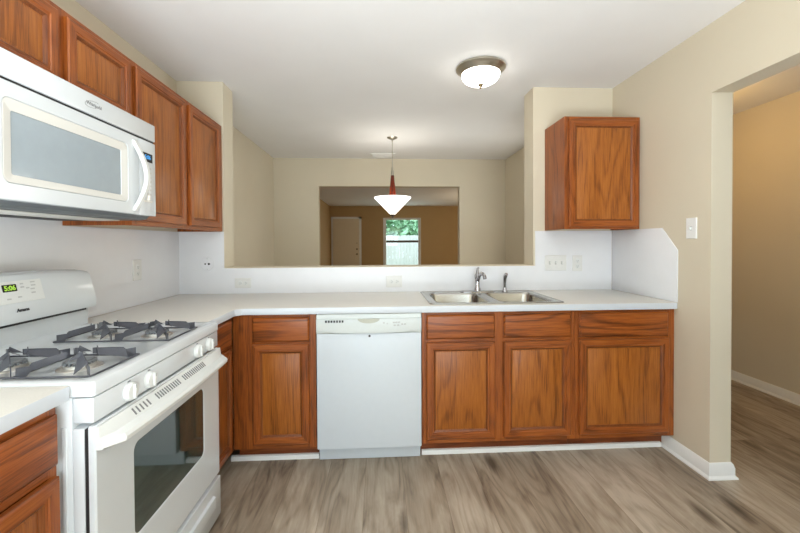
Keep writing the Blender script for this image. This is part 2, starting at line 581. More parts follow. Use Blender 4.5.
# stub of the right wall: kitchen face, end, hall face  (wall to the left of travel)
sweep([(W, -0.50), (W, YE), (W + T2, YE), (W + T2, 0.78)], 'baseboard_right')
sweep([(HX, 0.78), (HX, YB)], 'baseboard_hall')
sweep([(0, YD), (OX1, YD)], 'baseboard_dining')
sweep([(OX2, YD), (W, YD)], 'baseboard_dining_far')
# quarter-round shoe along the toe kicks
YT = -0.528
shoe = MB()
for x0, x1 in ((0.566, 1.078), (1.690, W - 0.026)):
    rs = []
    for x in (x0, x1):
        rs.append([(x, YT + 0.001, 0), (x, YT - 0.017, 0), (x, YT - 0.017, 0.012), (x, YT - 0.012, 0.024), (x, YT + 0.001, 0.028)])
    shoe.rings(rs)
o = shoe.build('trim_1', TRIM, smooth=40)
o['kind'] = 'structure'
# added patio door, unseen behind the camera, as a source for the daylight
pf = boxes((0.35, 2.75, YB - 0.10, YB - 0.02, 2.06, 2.12), (0.35, 0.41, YB - 0.10, YB - 0.02, 0, 2.06), (2.69, 2.75, YB - 0.10, YB - 0.02, 0, 2.06), (1.52, 1.58, YB - 0.10, YB - 0.02, 0.0, 2.06), (0.41, 2.69, YB - 0.10, YB - 0.02, 0.0, 0.05))
d2 = struct('added_patio_door', pf, TRIM)
gl = boxes((0.41, 1.52, YB - 0.07, YB - 0.06, 0.05, 2.06), (1.58, 2.69, YB - 0.07, YB - 0.06, 0.05, 2.06)).build('pane', PANE, d2)

# added glazed side door, unseen behind the pass-through, as a source of dining light
d3 = struct('added_side_door', boxes((W + 0.02, W + 0.09, 0.94, 0.98, 0.04, 2.05), (W + 0.02, W + 0.09, 1.56, 1.60, 0.04, 2.05), (W + 0.02, W + 0.09, 0.98, 1.56, 2.01, 2.05), (W + 0.02, W + 0.09, 0.98, 1.56, 0.04, 0.10)), TRIM)
boxes((W + 0.035, W + 0.041, 0.98, 1.56, 0.10, 2.01)).build('pane', PANE, d3)

# living-room window
wf = MB()
wf.box(WX1 - 0.047, WX2 + 0.038, YF - 0.012, YF, WZ2, WZ2 + 0.02)
wf.box(WX1, WX1 + 0.045, YF + 0.03, YF + 0.09, WZ1, WZ2)
wf.box(WX2 - 0.045, WX2, YF + 0.03, YF + 0.09, WZ1, WZ2)
wf.box(WX1 + 0.045, WX2 - 0.045, YF + 0.03, YF + 0.09, WZ2 - 0.04, WZ2)
wf.box(WX1 + 0.045, WX2 - 0.045, YF + 0.03, YF + 0.09, WZ1, WZ1 + 0.045)
wf.box(WX1 - 0.047, WX1, YF - 0.012, YF, WZ1, WZ2)
wf.box(WX2, WX2 + 0.038, YF - 0.012, YF, WZ1, WZ2)
w1 = struct('window_1', wf, TRIM)
boxes((WX1 + 0.045, WX2 - 0.045, YF + 0.035, YF + 0.075, 1.28, 1.35)).build('meeting_rail', RAILB, w1)
boxes((WX1 + 0.045, WX2 - 0.045, YF + 0.05, YF + 0.056, WZ1 + 0.045, 1.28)).build('pane', PANE, w1)
boxes((WX1 + 0.045, WX2 - 0.045, YF + 0.06, YF + 0.066, 1.35, WZ2 - 0.04)).build('pane', PANE, w1)
# living-room entry door
dr = MB().box(-0.03, 0.79, YF - 0.03, YF - 0.004, 0.01, 2.035)
for (x0, x1, z0, z1) in ((0.08, 0.34, 1.15, 1.90), (0.42, 0.68, 1.15, 1.90), (0.08, 0.34, 0.25, 0.98), (0.42, 0.68, 0.25, 0.98)):
    dr.rings([[(x0 + a, y, z0 + a), (x1 - a, y, z0 + a), (x1 - a, y, z1 - a), (x0 + a, y, z1 - a)] for a, y in ((0, YF - 0.0301), (0.012, YF - 0.034), (0.03, YF - 0.031))])
d1 = struct('door_1', dr, DOORP)
MB().lathe([(0.03, 0), (0.03, 0.006), (0.011, 0.012), (0.011, 0.032), (0.026, 0.042), (0.028, 0.055), (0.018, 0.068)], (0.72, YF - 0.03, 0.92), 20, axis='y').build('door_knob', BRASSK, d1)
MB().lathe([(0.03, 0), (0.028, 0.012), (0.012, 0.016), (0.010, 0.03)], (0.72, YF - 0.03, 1.08), 20, axis='y').build('deadbolt', BRASSK, d1)
MB().lathe([(0.014, 0), (0.012, 0.008)], (0.72, YF - 0.03, 1.27), 16, axis='y').build('peephole', BRASSK, d1)
struct('trim_2', boxes((-0.085, -0.032, YF - 0.018, YF, 0, 2.10), (0.792, 0.862, YF - 0.018, YF, 0, 2.10), (-0.085, 0.862, YF - 0.018, YF, 2.037, 2.10)), TRIM)

# ------------------------------------------------------------------ outside
struct('ground', boxes((-14, 18, YF + 0.3, 30, -0.25, -0.1)), GRASS)
fe = thing('wooden_fence', 'pale weathered board fence outside the living room window', 'fence', (2.3, 13.0, -0.1))
bd = MB()
x = -5.0
while x < 5.0:
    bd.box(x, x + 0.138, -0.012, 0.012, 0, 1.685 + random.uniform(-0.012, 0.012), 0.003, seg=1)
    x += 0.142
bd.build('fence_boards', FENCEW, fe)
for zz in (0.4, 1.3):
    boxes((-5, 5, 0.013, 0.055, zz, zz + 0.09)).build('fence_rail', FENCEW, fe)
for xx in (-3.6, -1.2, 1.2, 3.6):
    boxes((xx, xx + 0.09, 0.056, 0.146, 0, 1.6)).build('fence_post', FENCEW, fe)


def tree(loc, r, h, label, seed):
    rnd = random.Random(seed)
    t = thing('tree', label, 'tree', loc, 0, 'trees beyond the fence')
    tr = MB()
    tr.tube([(0, 0, 0), (0.05, 0, h * 0.3), (0.0, 0.05, h * 0.6), (0.03, 0, h * 0.8)], [0.16, 0.12, 0.08, 0.03])
    for k in range(7):
        a = k * 0.9
        z = h * (0.35 + 0.06 * k)
        tr.tube([(0.03, 0.02, z), (math.cos(a) * r * 0.4, math.sin(a) * r * 0.4, z + 0.4), (math.cos(a) * r * 0.8, math.sin(a) * r * 0.8, z + 0.6)], [0.06, 0.04, 0.015], n=6)
    tr.build('trunk', BARK, t)
    fo = MB()
    for k in range(5200):
        a, u = rnd.uniform(0, 6.283), rnd.uniform(-1, 1)
        rr = rnd.uniform(0.25, 1.0) ** 0.5
        s = math.sqrt(1 - u * u)
        p = Vector((math.cos(a) * s * r * rr, math.sin(a) * s * r * rr, h * 0.56 + u * h * 0.46 * rr))
        p += Vector((rnd.gauss(0, 0.1), rnd.gauss(0, 0.1), rnd.gauss(0, 0.1)))
        q = Euler((rnd.uniform(0, 6), rnd.uniform(0, 6), rnd.uniform(0, 6))).to_matrix()
        L = rnd.uniform(0.10, 0.2)
        pts = [Vector((0, -L, 0)), Vector((L * 0.5, 0, 0.02)), Vector((0, L, 0)), Vector((-L * 0.5, 0, 0.02))]
        fo.bm.faces.new([fo.bm.verts.new(p + q @ v) for v in pts])
    fo.build('foliage', LEAFM, t, smooth=0, recalc=False)


tree((0.0, 15.8, -0.1), 1.5, 4.6, 'green leafy tree behind the fence, at the left edge of the window view', 1)
tree((3.6, 16.6, -0.1), 1.5, 4.8, 'green leafy tree behind the fence, nearest the middle of the window view', 2)
tree((1.7, 20.0, -0.1), 1.9, 5.4, 'green leafy tree farthest behind the fence, showing between the two nearer ones', 3)

# ------------------------------------------------------------------ cabinets
def door(parent, x0, x1, z0, z1, y, st=0.052, name='door'):
    """mitred frame with a sunk panel, front towards -y; y = cabinet face"""
    m = MB()
    def ring(a, yy):
        return [(x0 + a, yy, z0 + a), (x1 - a, yy, z0 + a), (x1 - a, yy, z1 - a), (x0 + a, yy, z1 - a)]
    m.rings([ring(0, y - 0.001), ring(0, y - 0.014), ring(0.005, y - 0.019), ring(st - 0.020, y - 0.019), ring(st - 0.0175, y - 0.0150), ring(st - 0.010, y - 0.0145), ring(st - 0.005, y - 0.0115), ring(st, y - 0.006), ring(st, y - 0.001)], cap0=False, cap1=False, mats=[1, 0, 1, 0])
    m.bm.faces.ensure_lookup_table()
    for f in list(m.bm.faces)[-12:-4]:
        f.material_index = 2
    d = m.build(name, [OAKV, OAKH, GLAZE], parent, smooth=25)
    MB().rings([ring(st + 0.0005, y - 0.002), ring(st + 0.0005, y - 0.0055), ring(st + 0.004, y - 0.0055), ring(st + 0.009, y - 0.0075)]).build('panel', PANV, d, smooth=25)
    return d


def drawer(parent, x0, x1, z0, z1, y):
    m = MB()
    def ring(a, yy):
        return [(x0 + a, yy, z0 + a), (x1 - a, yy, z0 + a), (x1 - a, yy, z1 - a), (x0 + a, yy, z1 - a)]
    m.rings([ring(0, y - 0.001), ring(0, y - 0.011), ring(0.009, y - 0.019), ring(0.012, y - 0.0195)])
    return m.build('drawer_front', DRWH, parent, smooth=25)


def face_frame(parent, x0, x1, z0, z1, y, xs, zs):
    """stiles at xs, rails at zs; front face at y"""
    m = MB()
    for a, b in xs:
        m.box(a, b, y, y + 0.019, z0, z1, mat=0)
    for a, b, s0, s1 in zs:
        m.box(s0, s1, y + 0.0002, y + 0.0188, a, b, mat=1)
    return m.build('face_frame', [OAKV, OAKH], parent, smooth=0)


def base_cab(label, loc, rz, x0, x1, depth, doors, drawers, stiles, rails, toe=True, group='stained oak base cabinets'):
    """front at local y = -depth"""
    t = thing('base_cabinet', label, 'cabinet', loc, rz, group)
    y = -depth
    c = MB()
    c.box(x0, x0 + 0.016, y + 0.0195, -0.01, 0.105, 0.866)
    c.box(x1 - 0.016, x1, y + 0.0195, -0.01, 0.105, 0.866)
    c.box(x0 + 0.016, x1 - 0.016, y + 0.0195, -0.01, 0.108, 0.122)
    c.box(x0 + 0.016, x1 - 0.016, -0.022, -0.01, 0.122, 0.866)
    c.build('carcass', OAKV, t, smooth=0)
    face_frame(t, x0, x1, 0.105, 0.872, y, stiles, rails)
    if toe:
        boxes((x0, x1, y + 0.083, y + 0.097, 0.0, 0.1048)).build('toe_board', TOEW, t, smooth=0)
    for d in doors:
        door(t, *d, y)
    for d in drawers:
        drawer(t, *d, y)
    return t


DZ0, DZ1, RZ0, RZ1 = 0.133, 0.700, 0.718, 0.858
RAILS = lambda a, b: [(0.105, 0.148, a, b), (0.690, 0.728, a, b), (0.838, 0.872, a, b)]
# between the range and the dishwasher
base_cab('oak base cabinet in the corner, one door and one drawer, left of the dishwasher', (0, 0, 0), 0, 0.611, 1.076, 0.611,
         [(0.722, 1.039, DZ0, DZ1 + 0.004)], [(0.722, 1.041, RZ0, RZ1)], [(0.611, 0.735, ), ][0:0] + [(0.611, 0.735), (1.026, 1.076)], RAILS(0.735, 1.026))
base_cab('wide oak sink cabinet with two doors under the steel sink', (0, 0, 0), 0, 1.686, 2.594, 0.611,
         [(1.711, 2.113, DZ0, 0.697), (2.165, 2.569, DZ0, 0.697)], [(1.711, 2.113, RZ0, RZ1), (2.165, 2.568, RZ0, RZ1)],
         [(1.686, 1.728), (2.098, 2.180), (2.552, 2.594)], RAILS(1.728, 2.098) + RAILS(2.180, 2.552))
base_cab('oak base cabinet with one wide door against the right wall', (0, 0, 0), 0, 2.596, 3.212, 0.611,
         [(2.621, 3.172, DZ0, 0.698)], [(2.621, 3.166, RZ0 - 0.004, RZ1)], [(2.596, 2.640), (3.150, 3.212)], RAILS(2.640, 3.150))
# left run (front towards +x): local x = world y
base_cab('narrow oak cabinet seen edge-on between range and inner corner', (0, 0, 0), R90, -0.992, -0.628, 0.611,
         [(-0.980, -0.668, DZ0, DZ1)], [(-0.980, -0.668, RZ0, RZ1)], [(-0.992, -0.965), (-0.685, -0.628)], RAILS(-0.965, -0.685))
base_cab('oak base cabinet near the camera, left of the white range', (0, 0, 0), R90, -2.40, -1.779, 0.611,
         [(-2.378, -1.788, DZ0, DZ1 - 0.012)], [(-2.378, -1.788, RZ0, RZ1 - 0.012)], [(-2.40, -2.36), (-1.806, -1.779)], RAILS(-2.36, -1.806))


def wall_cab(label, loc, rz, x0, x1, z0, z1, doors, stiles, name='wall_cabinet', st=0.052, y=-0.305):
    t = thing(name, label, 'cabinet', loc, rz, 'stained oak wall cabinets')
    c = MB()
    c.box(x0, x0 + 0.013, y + 0.0195, -0.003, z0, z1)
    c.box(x1 - 0.013, x1, y + 0.0195, -0.003, z0, z1)
    c.box(x0 + 0.013, x1 - 0.013, y + 0.0195, -0.003, z1 - 0.013, z1)
    c.box(x0 + 0.013, x1 - 0.013, y + 0.0195, -0.003, z0 + 0.02, z0 + 0.032)
    c.box(x0 + 0.013, x1 - 0.013, -0.012, -0.003, z0 + 0.032, z1 - 0.013)
    c.build('carcass', OAKV, t, smooth=0)
    xs = stiles
    rl = []
    for (a, b), (c2, d) in zip(xs, xs[1:]):
        rl += [(z0, z0 + 0.035, b, c2), (z1 - 0.035, z1, b, c2)]
    face_frame(t, x0, x1, z0, z1, y, xs, rl)
    for d in doors:
        door(t, *d, y, st)
    return t


CB, CT = 1.364, 2.121
wall_cab('short two-door oak cabinet mounted above the microwave', (0, 0, 0), R90, -1.766, -1.0, 1.817, CT,
         [(-1.745, -1.399, 1.838, CT - 0.024), (-1.360, -1.016, 1.838, CT - 0.024)], [(-1.766, -1.73), (-1.412, -1.347), (-1.030, -1.0)], y=-0.312)
wall_cab('tall two-door oak wall cabinet right of the microwave, beside the pass-through', (0, 0, 0), R90, -0.998, -0.004, CB, CT,
         [(-0.978, -0.540, CB + 0.022, CT - 0.024), (-0.490, -0.070, CB + 0.022, CT - 0.024)], [(-0.998, -0.962), (-0.555, -0.476), (-0.084, -0.004)], y=-0.312)
wall_cab('single-door oak wall cabinet hanging in the right corner above the switches', (0, 0, 0), 0, 2.688, 3.211, CB, CT,
         [(2.716, 3.194, CB + 0.014, CT - 0.022)], [(2.688, 2.730), (3.180, 3.211)])

# ------------------------------------------------------------------ countertops
CZ0, CZ1 = 0.8765, 0.914
SX0, SX1, SY0, SY1 = 1.752, 2.536, -0.580, -0.052   # sink cut-out
cm = MB()
E_ = -0.645
cm.prism([(0.010, -1.001), (0.645, -1.001), (0.645, E_ - 0.03), (0.675, E_), (W - 0.008, E_), (W - 0.008, -0.010), (0.010, -0.010)], 2, CZ0, CZ1, bev=0.003,
         holes=[[(SX0, SY0), (SX1, SY0), (SX1, SY1), (SX0, SY1)]])
ct = cm.build('countertop', [COUNTER, EDGE], smooth=30)
tag(ct, 'L-shaped pale laminate countertop running from the range around to the sink', 'countertop', 'pale laminate countertops')
cm = MB().prism([(0.010, -2.42), (0.645, -2.42), (0.645, -1.776), (0.010, -1.776)], 2, CZ0, CZ1, bev=0.003)
c2 = cm.build('countertop', [COUNTER, EDGE], smooth=30)
tag(c2, 'short piece of pale laminate countertop near the camera, left of the range', 'countertop', 'pale laminate countertops')
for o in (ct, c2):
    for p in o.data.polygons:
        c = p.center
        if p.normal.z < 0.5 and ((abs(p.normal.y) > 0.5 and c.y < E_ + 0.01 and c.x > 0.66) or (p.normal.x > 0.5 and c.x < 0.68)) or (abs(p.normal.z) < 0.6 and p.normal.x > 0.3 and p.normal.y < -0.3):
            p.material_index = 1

# ------------------------------------------------------------------ backsplash panels
SZ0 = 0.9145
b = MB().prism([(0.008, SZ0), (W - 0.008, SZ0), (W - 0.008, 1.361), (2.613, 1.361), (2.613, ZL - 0.004), (XL - 0.002, ZL - 0.004), (XL - 0.002, 1.3625), (0.008, 1.3625)], 1, -0.008, -0.0005)
tag(b.build('backsplash', SPLASH, smooth=0), 'long white backsplash panel under the pass-through ledge, stepping up at both ends', 'backsplash', 'white backsplash panels')
b = MB().prism([(-2.9, SZ0), (-0.0085, SZ0), (-0.0085, 1.3625), (-0.997, 1.3625), (-0.997, 1.400), (-1.77, 1.400), (-1.77, 1.3625), (-2.9, 1.3625)], 0, 0.0005, 0.008)
tag(b.build('backsplash', SPLASH, smooth=0), 'white backsplash panel on the left wall behind the range', 'backsplash', 'white backsplash panels')
b = MB().prism([(-0.639, SZ0), (-0.0085, SZ0), (-0.0085, 1.3625), (-0.516, 1.3625), (-0.639, 1.226)], 0, W - 0.007, W - 0.0005, bev=0.0015)
tag(b.build('backsplash', SPLASH, smooth=30), 'white backsplash panel with a clipped corner on the right wall', 'backsplash', 'white backsplash panels')

# ------------------------------------------------------------------ dishwasher
dw = thing('dishwasher', 'white built-in dishwasher between the oak base cabinets', 'dishwasher', (1.3815, 0, 0))
hw = 0.2975
boxes((-hw + 0.004, hw - 0.004, -0.606, -0.06, 0.11, 0.868)).build('tub', GREY, dw, smooth=0)
boxes((-hw, hw, -0.640, -0.608, 0.104, 0.7635, 0.004)).build('door', DWHITE, dw)
# bowed control panel
cp = MB()
rs = []
for k in range(25):
    u = -1 + 2 * k / 24
    x = u * hw
    lip = 0.766 + 0.012 * u * u
    by = -0.646 - 0.010 * (1 - u * u)
    rs.append([(x, -0.608, 0.764), (x, -0.641, 0.764), (x, by, lip), (x, by - 0.002, lip + 0.012), (x, -0.648 - 0.004 * (1 - u * u), 0.845), (x, -0.646, 0.8475), (x, -0.638, 0.8495), (x, -0.638, 0.873), (x, -0.608, 0.873)])
cp.rings(rs)
cpo = cp.build('control_panel', flat('ivory_tinted_panel', srgb(207, 213, 212), 0.36), dw, smooth=40)
pk = MB()
prof = []
for k in range(17):
    a = math.pi * k / 16
    prof.append((-0.002 + 0.062 * math.cos(a), 0.8475 - (0.024 * math.sin(a) if 0 < k < 16 else 0)))
pk.prism(prof, 1, -0.6580, -0.640)
pk.build('handle_pocket', flat('pocket_ivory', srgb(184, 185, 172), 0.5), dw)
vt = MB()
for k in range(7):
    vt.box(-0.247 + k * 0.0155, -0.247 + k * 0.0155 + 0.010, -0.6545, -0.640, 0.829, 0.841)
vt.build('vent', INKD, dw, smooth=0)
bt = [(0.083, 0.824, 0.010), (0.102, 0.820, 0.006), (0.14, 0.826, 0.012), (0.155, 0.826, 0.012), (0.170, 0.826, 0.012), (0.145, 0.810, 0.012), (0.165, 0.810, 0.012), (0.188, 0.816, 0.010), (0.204, 0.816, 0.010)]
for bx, bz, s in bt:
    MB().box(bx - s / 2, bx + s / 2, -0.6555, -0.640, bz - 0.004, bz + 0.004, 0.001, seg=1).build('button', INKL, dw)
MB().lathe([(0.0065, 0), (0.0065, 0.0012), (0.004, 0.002)], (0.002, -0.640, 0.7475), 20, axis='y').build('badge', INKD, dw)
kp = boxes((-hw, hw, -0.560, -0.544, 0.002, 0.100, 0.002))
kp.build('kick_plate', DWHITE, dw)
for sx in (-0.282, 0.282):
    MB().lathe([(0.005, 0), (0.004, 0.002)], (sx, -0.560, 0.088), 12, axis='y').build('screw', INKD, dw)
boxes((-hw - 0.004, -hw - 0.0005, -0.605, -0.3, 0.11, 0.868)).build('side_seal', DARK, dw, smooth=0)

# ------------------------------------------------------------------ range (front towards -y before turning)
rg = thing('gas_range', 'white freestanding gas range with four burners and slate grates', 'range', (0, -1.386, 0), R90)
hw = 0.379
FY = -0.697
bo = MB()
bo.box(-hw, hw, -0.640, -0.03, 0.03, 0.878, 0.003)
bo.box(-hw, hw, -0.669, -0.6405, 0.215, 0.795, 0.002)
for yy in (-0.628, -0.604, -0.580):
    bo.box(-hw - 0.003, -hw + 0.001, yy, yy + 0.013, 0.10, 0.80, 0.0015, seg=1)
bo.build('body', ENAMEL, rg)
for sx in (-0.35, 0.35):
    for sy in (-0.60, -0.08):
        MB().lathe([(0.016, 0.0), (0.016, 0.03)], (sx, sy, 0), 16).build('foot', DARK, rg)


def rr(x0, x1, y0, y1, z, r, n=5):
    pts = []
    for cx, cy, a0 in ((x1 - r, y1 - r, 0), (x0 + r, y1 - r, 90), (x0 + r, y0 + r, 180), (x1 - r, y0 + r, 270)):
        for k in range(n + 1):
            a = math.radians(a0 + 90 * k / n)
            pts.append((cx + r * math.cos(a), cy + r * math.sin(a), z))
    return pts


ck = MB()
ck.rings([rr(-0.381, 0.381, -0.697, -0.05, 0.880, 0.01), rr(-0.381, 0.381, -0.697, -0.05, 0.910, 0.01), rr(-0.378, 0.378, -0.694, -0.05, 0.916, 0.01), rr(-0.373, 0.373, -0.688, -0.05, 0.918, 0.01),
          rr(-0.352, 0.352, -0.665, -0.13, 0.918, 0.03), rr(-0.342, 0.342, -0.655, -0.14, 0.9115, 0.03), rr(-0.12, 0.12, -0.45, -0.3, 0.911, 0.03)])
ck.build('cooktop', ENAMEL, rg, smooth=30)

# backguard with leaning face; panel, clock and print
bg = MB()
def bgprof(x, e):
    return [(x, -0.030, 0.90), (x, -0.118, 0.90), (x, -0.118, 0.992), (x, -0.152, 0.9985), (x, -0.156, 1.012), (x, -0.150, 1.06), (x, -0.128, 1.150 + e), (x, -0.118, 1.160 + e), (x, -0.100, 1.164 + e), (x, -0.030, 1.164 + e)]
rs = []
for k in range(17):
    u = -1 + 2 * k / 16
    rs.append(bgprof(u * 0.381, 0.012 * (1 - u * u) - (0.006 if abs(u) == 1 else 0)))
bg.rings(rs)
bgo = bg.build('backguard', ENAMEL, rg, smooth=35)
boxes((-0.380, 0.368, -0.1215, -0.1175, 0.984, 0.9925)).build('vent_slot', BLACK, rg, smooth=0)
LEAN = math.atan2(0.022, 0.09)
def bgm(x, z, out=0.0015):
    y = -0.150 + (z - 1.06) * 0.022 / 0.09 - out
    return Matrix.Translation((x, y, z)) @ Matrix.Rotation(-LEAN, 4, 'X')
def bgbox(x0, x1, z0, z1, th):
    m = MB()
    t = bmesh.new()
    bmesh.ops.create_cube(t, size=1, matrix=bgm((x0 + x1) / 2, (z0 + z1) / 2, 0) @ Matrix.Diagonal((x1 - x0, th, z1 - z0, 1)))
    bmesh.ops.bevel(t, geom=t.edges[:], offset=min(0.001, th * 0.3), segments=1, affect='EDGES')
    return m.merge(t)
# values measured on a plane, then pushed to this face
pn = bgbox(-0.12, 0.128, 1.068, 1.148, 0.005).build('clock_panel', PLASTIC, bgo)
bgbox(-0.026, 0.026, 1.110, 1.136, 0.008).build('display', LCD, bgo)
text('5:06', 0.024, GREENLED, 'clock_digits', bgo, bgm(0.0, 1.123, 0.0045) @ Matrix.Rotation(R90, 4, 'X'), bold=0.0008)
for (x, z, w_) in ((0.048, 1.134, .014), (0.048, 1.122, .016), (0.068, 1.117, .014), (0.092, 1.137, .02), (0.092, 1.125, .02), (0.086, 1.112, .018), (0.086, 1.098, .018), (-0.01, 1.085, .016), (0.03, 1.088, .016), (-0.075, 1.10, .02), (-0.075, 1.12, .02)):
    bgbox(x - w_ / 2, x + w_ / 2, z - 0.003, z + 0.003, 0.0062).build('button', INKL, bgo)
text('Amana', 0.017, INKD, 'brand_name', bgo, bgm(0.03, 1.042, 0.0005) @ Matrix.Rotation(R90, 4, 'X'), bold=0.0006, shear=0.2)

# sloped front control strip with four knobs
cs = MB()
cs.box(-0.378, 0.378, -0.694, -0.641, 0.808, 0.8755, 0.004)
cs.build('control_strip', ENAMEL, rg)
for lx in (-0.238, -0.140, 0.182, 0.284):
    k = MB()
    k.lathe([(0.0275, 0), (0.0275, 0.004), (0.026, 0.010), (0.0235, 0.014), (0.010, 0.016)], (lx, -0.694, 0.838), 28, axis='y')
    k.box(lx - 0.0045, lx + 0.0045, -0.716, -0.708, 0.816, 0.860, 0.002, seg=1)
    ko = k.build('knob', PLASTIC, rg)
    boxes((lx - 0.001, lx + 0.001, -0.7168, -0.7155, 0.848, 0.858)).build('pointer', INK, ko)
    boxes((lx - 0.006, lx - 0.002, -0.6955, -0.6935, 0.866, 0.870), (lx + 0.001, lx + 0.005, -0.6955, -0.6935, 0.866, 0.870)).build('burner_mark', INK, rg)

# oven door: panel with window, vented top rail, bar handle
WX0, WX1_, WZ0, WZ1_ = -0.222, 0.228, 0.385, 0.670
def rz_(x0, x1, z0, z1, y, r, n=5):
    return [(p[0], y, p[1]) for p in rr(x0, x1, z0, z1, 0, r, n)]
od = MB()
od.rings([rz_(WX0, WX1_, WZ0, WZ1_, -0.680, 0.025), rz_(WX0, WX1_, WZ0, WZ1_, FY + 0.002, 0.025), rz_(WX0 - 0.003, WX1_ + 0.003, WZ0 - 0.003, WZ1_ + 0.003, FY, 0.027),
          rz_(-0.374, 0.374, 0.224, 0.796, FY, 0.006), rz_(-0.378, 0.378, 0.220, 0.800, FY + 0.004, 0.006), rz_(-0.378, 0.378, 0.220, 0.800, -0.680, 0.006), rz_(WX0, WX1_, WZ0, WZ1_, -0.680, 0.025)], cap0=False, cap1=False)
odo = od.build('oven_door', ENAMEL, rg, smooth=30)
MB().rings([rz_(WX0 + 0.0005, WX1_ - 0.0005, WZ0 + 0.0005, WZ1_ - 0.0005, -0.682, 0.0245), rz_(WX0 + 0.0005, WX1_ - 0.0005, WZ0 + 0.0005, WZ1_ - 0.0005, -0.6945, 0.0245)]).build('oven_window', OVENGLASS, odo, smooth=30)
# top rail: sloping apron then the bar
hd = MB()
rs = []
for k in range(21):
    u = -1 + 2 * k / 20
    x = u * 0.378
    s = 1.0 if abs(u) < 0.93 else 0.35
    bow = 0.012 * (1 - u * u)
    rs.append([(x, FY - 0.0005, 0.797), (x, FY - 0.008, 0.7975), (x, FY - 0.020 * s - 0.004 - bow, 0.768), (x, FY - 0.044 * s - 0.004 - bow, 0.762), (x, FY - 0.050 * s - 0.004 - bow, 0.754), (x, FY - 0.048 * s - 0.004 - bow, 0.742), (x, FY - 0.038 * s - 0.004 - bow, 0.738), (x, FY - 0.012, 0.737), (x, FY - 0.0005, 0.737)])
hd.rings(rs)
hdo = hd.build('oven_handle', PLASTIC, odo, smooth=35)
for a, b_, n in ((-0.252, -0.184, 5), (-0.140, -0.010, 11), (0.026, 0.185, 13)):
    sl = MB()
    for k in range(n):
        lx = a + (b_ - a) * k / (n - 1)
        u = lx / 0.378
        bow = 0.012 * (1 - u * u)
        t = bmesh.new()
        ang = math.atan2(0.0165 + bow, 0.030)
        bmesh.ops.create_cube(t, size=1, matrix=Matrix.Translation((lx, FY - 0.0165 - bow * 0.5, 0.7825)) @ Matrix.Rotation(-ang, 4, 'X') @ Matrix.Diagonal((0.0045, 0.003, 0.022, 1)))
        sl.merge(t)
    sl.build('vent', INK, odo, smooth=0)
boxes((-0.376, 0.376, -0.6795, -0.6695, 0.225, 0.792)).build('door_gap', DARK, rg, smooth=0)
# storage drawer
sd = MB()
sd.box(-0.378, 0.378, FY - 0.004, -0.645, 0.028, 0.206, 0.004)
sd.rings([[(x0, y, z0), (x1, y, z0), (x1, y, z1), (x0, y, z1)] for x0, x1, z0, z1, y in ((-0.30, 0.30, 0.100, 0.158, FY - 0.0035), (-0.297, 0.297, 0.106, 0.155, FY - 0.016), (-0.292, 0.292, 0.112, 0.150, FY - 0.017))])
sd.build('storage_drawer', ENAMEL, rg)

# burners and grates
BX, BY = (-0.229, 0.161), (-0.548, -0.345)
for lx in BX:
    for ly in BY:
        bb = MB().lathe([(0.056, 0.9112), (0.054, 0.9135), (0.046, 0.9125), (0.041, 0.915), (0.040, 0.922), (0.036, 0.925), (0.01, 0.925)], (lx, ly, 0), 36)
        bu = bb.build('burner', ALU, rg, smooth=30)
        tm = MB()
        for k in range(20):
            a = 2 * math.pi * k / 20
            t = bmesh.new()
            bmesh.ops.create_cube(t, size=1, matrix=Matrix.Translation((lx, ly, 0)) @ Matrix.Rotation(a, 4, 'Z') @ Matrix.Translation((0.037, 0, 0.9275)) @ Matrix.Diagonal((0.007, 0.0065, 0.007, 1)))
            tm.merge(t)
        tm.build('burner_port_ring', GREY, bu, smooth=0)
        MB().lathe([(0.030, 0.9252), (0.033, 0.930), (0.031, 0.934), (0.012, 0.935)], (lx, ly, 0), 32).build('burner_cap', GREY, bu, smooth=30)


def plate(m, p, q, z0, zh0, zh1, side):
    """finger folded from sheet steel: an upright web from p to q, a broad sloping flange, a raised triangular tip"""
    p, q = Vector(p), Vector(q)
    d = q - p
    L = d.length
    dn = d.normalized()
    nn = Vector((-dn.y, dn.x)) * side
    th = nn * 0.0013
    prof = [(0.0, z0), (0.022, z0), (0.030, z0 + 0.014), (L * 0.6, z0 + 0.022), (L, zh1 - 0.018), (L, zh1), (L * 0.62, zh1 - 0.007), (L * 0.3, zh0 + 0.002), (L * 0.26, zh0 - 0.006), (0.0, zh0 - 0.006)]
    m.rings([[(p.x + dn.x * s_ + k * th.x, p.y + dn.y * s_ + k * th.y, z) for s_, z in prof] for k in (1, -1)])
    a, b_ = p + dn * L * 0.26, p + dn * L * 0.98
    top = [(a.x, a.y, zh0 - 0.002), (b_.x, b_.y, zh1 - 0.003), (b_.x + nn.x * 0.010, b_.y + nn.y * 0.010, zh1 - 0.014), (a.x + nn.x * 0.030, a.y + nn.y * 0.030, zh0 - 0.024)]
    m.rings([top, [(x, y, z - 0.0026) for x, y, z in top]])
    c = q - dn * 0.012
    tip = [(c.x - nn.x * 0.002, c.y - nn.y * 0.002, zh1 - 0.012), (c.x + nn.x * 0.034, c.y + nn.y * 0.034, zh1 - 0.020), (c.x + nn.x * 0.004, c.y + nn.y * 0.004, zh1 + 0.005)]
    m.rings([tip, [(x + dn.x * 0.0026, y + dn.y * 0.0026, z) for x, y, z in tip]])


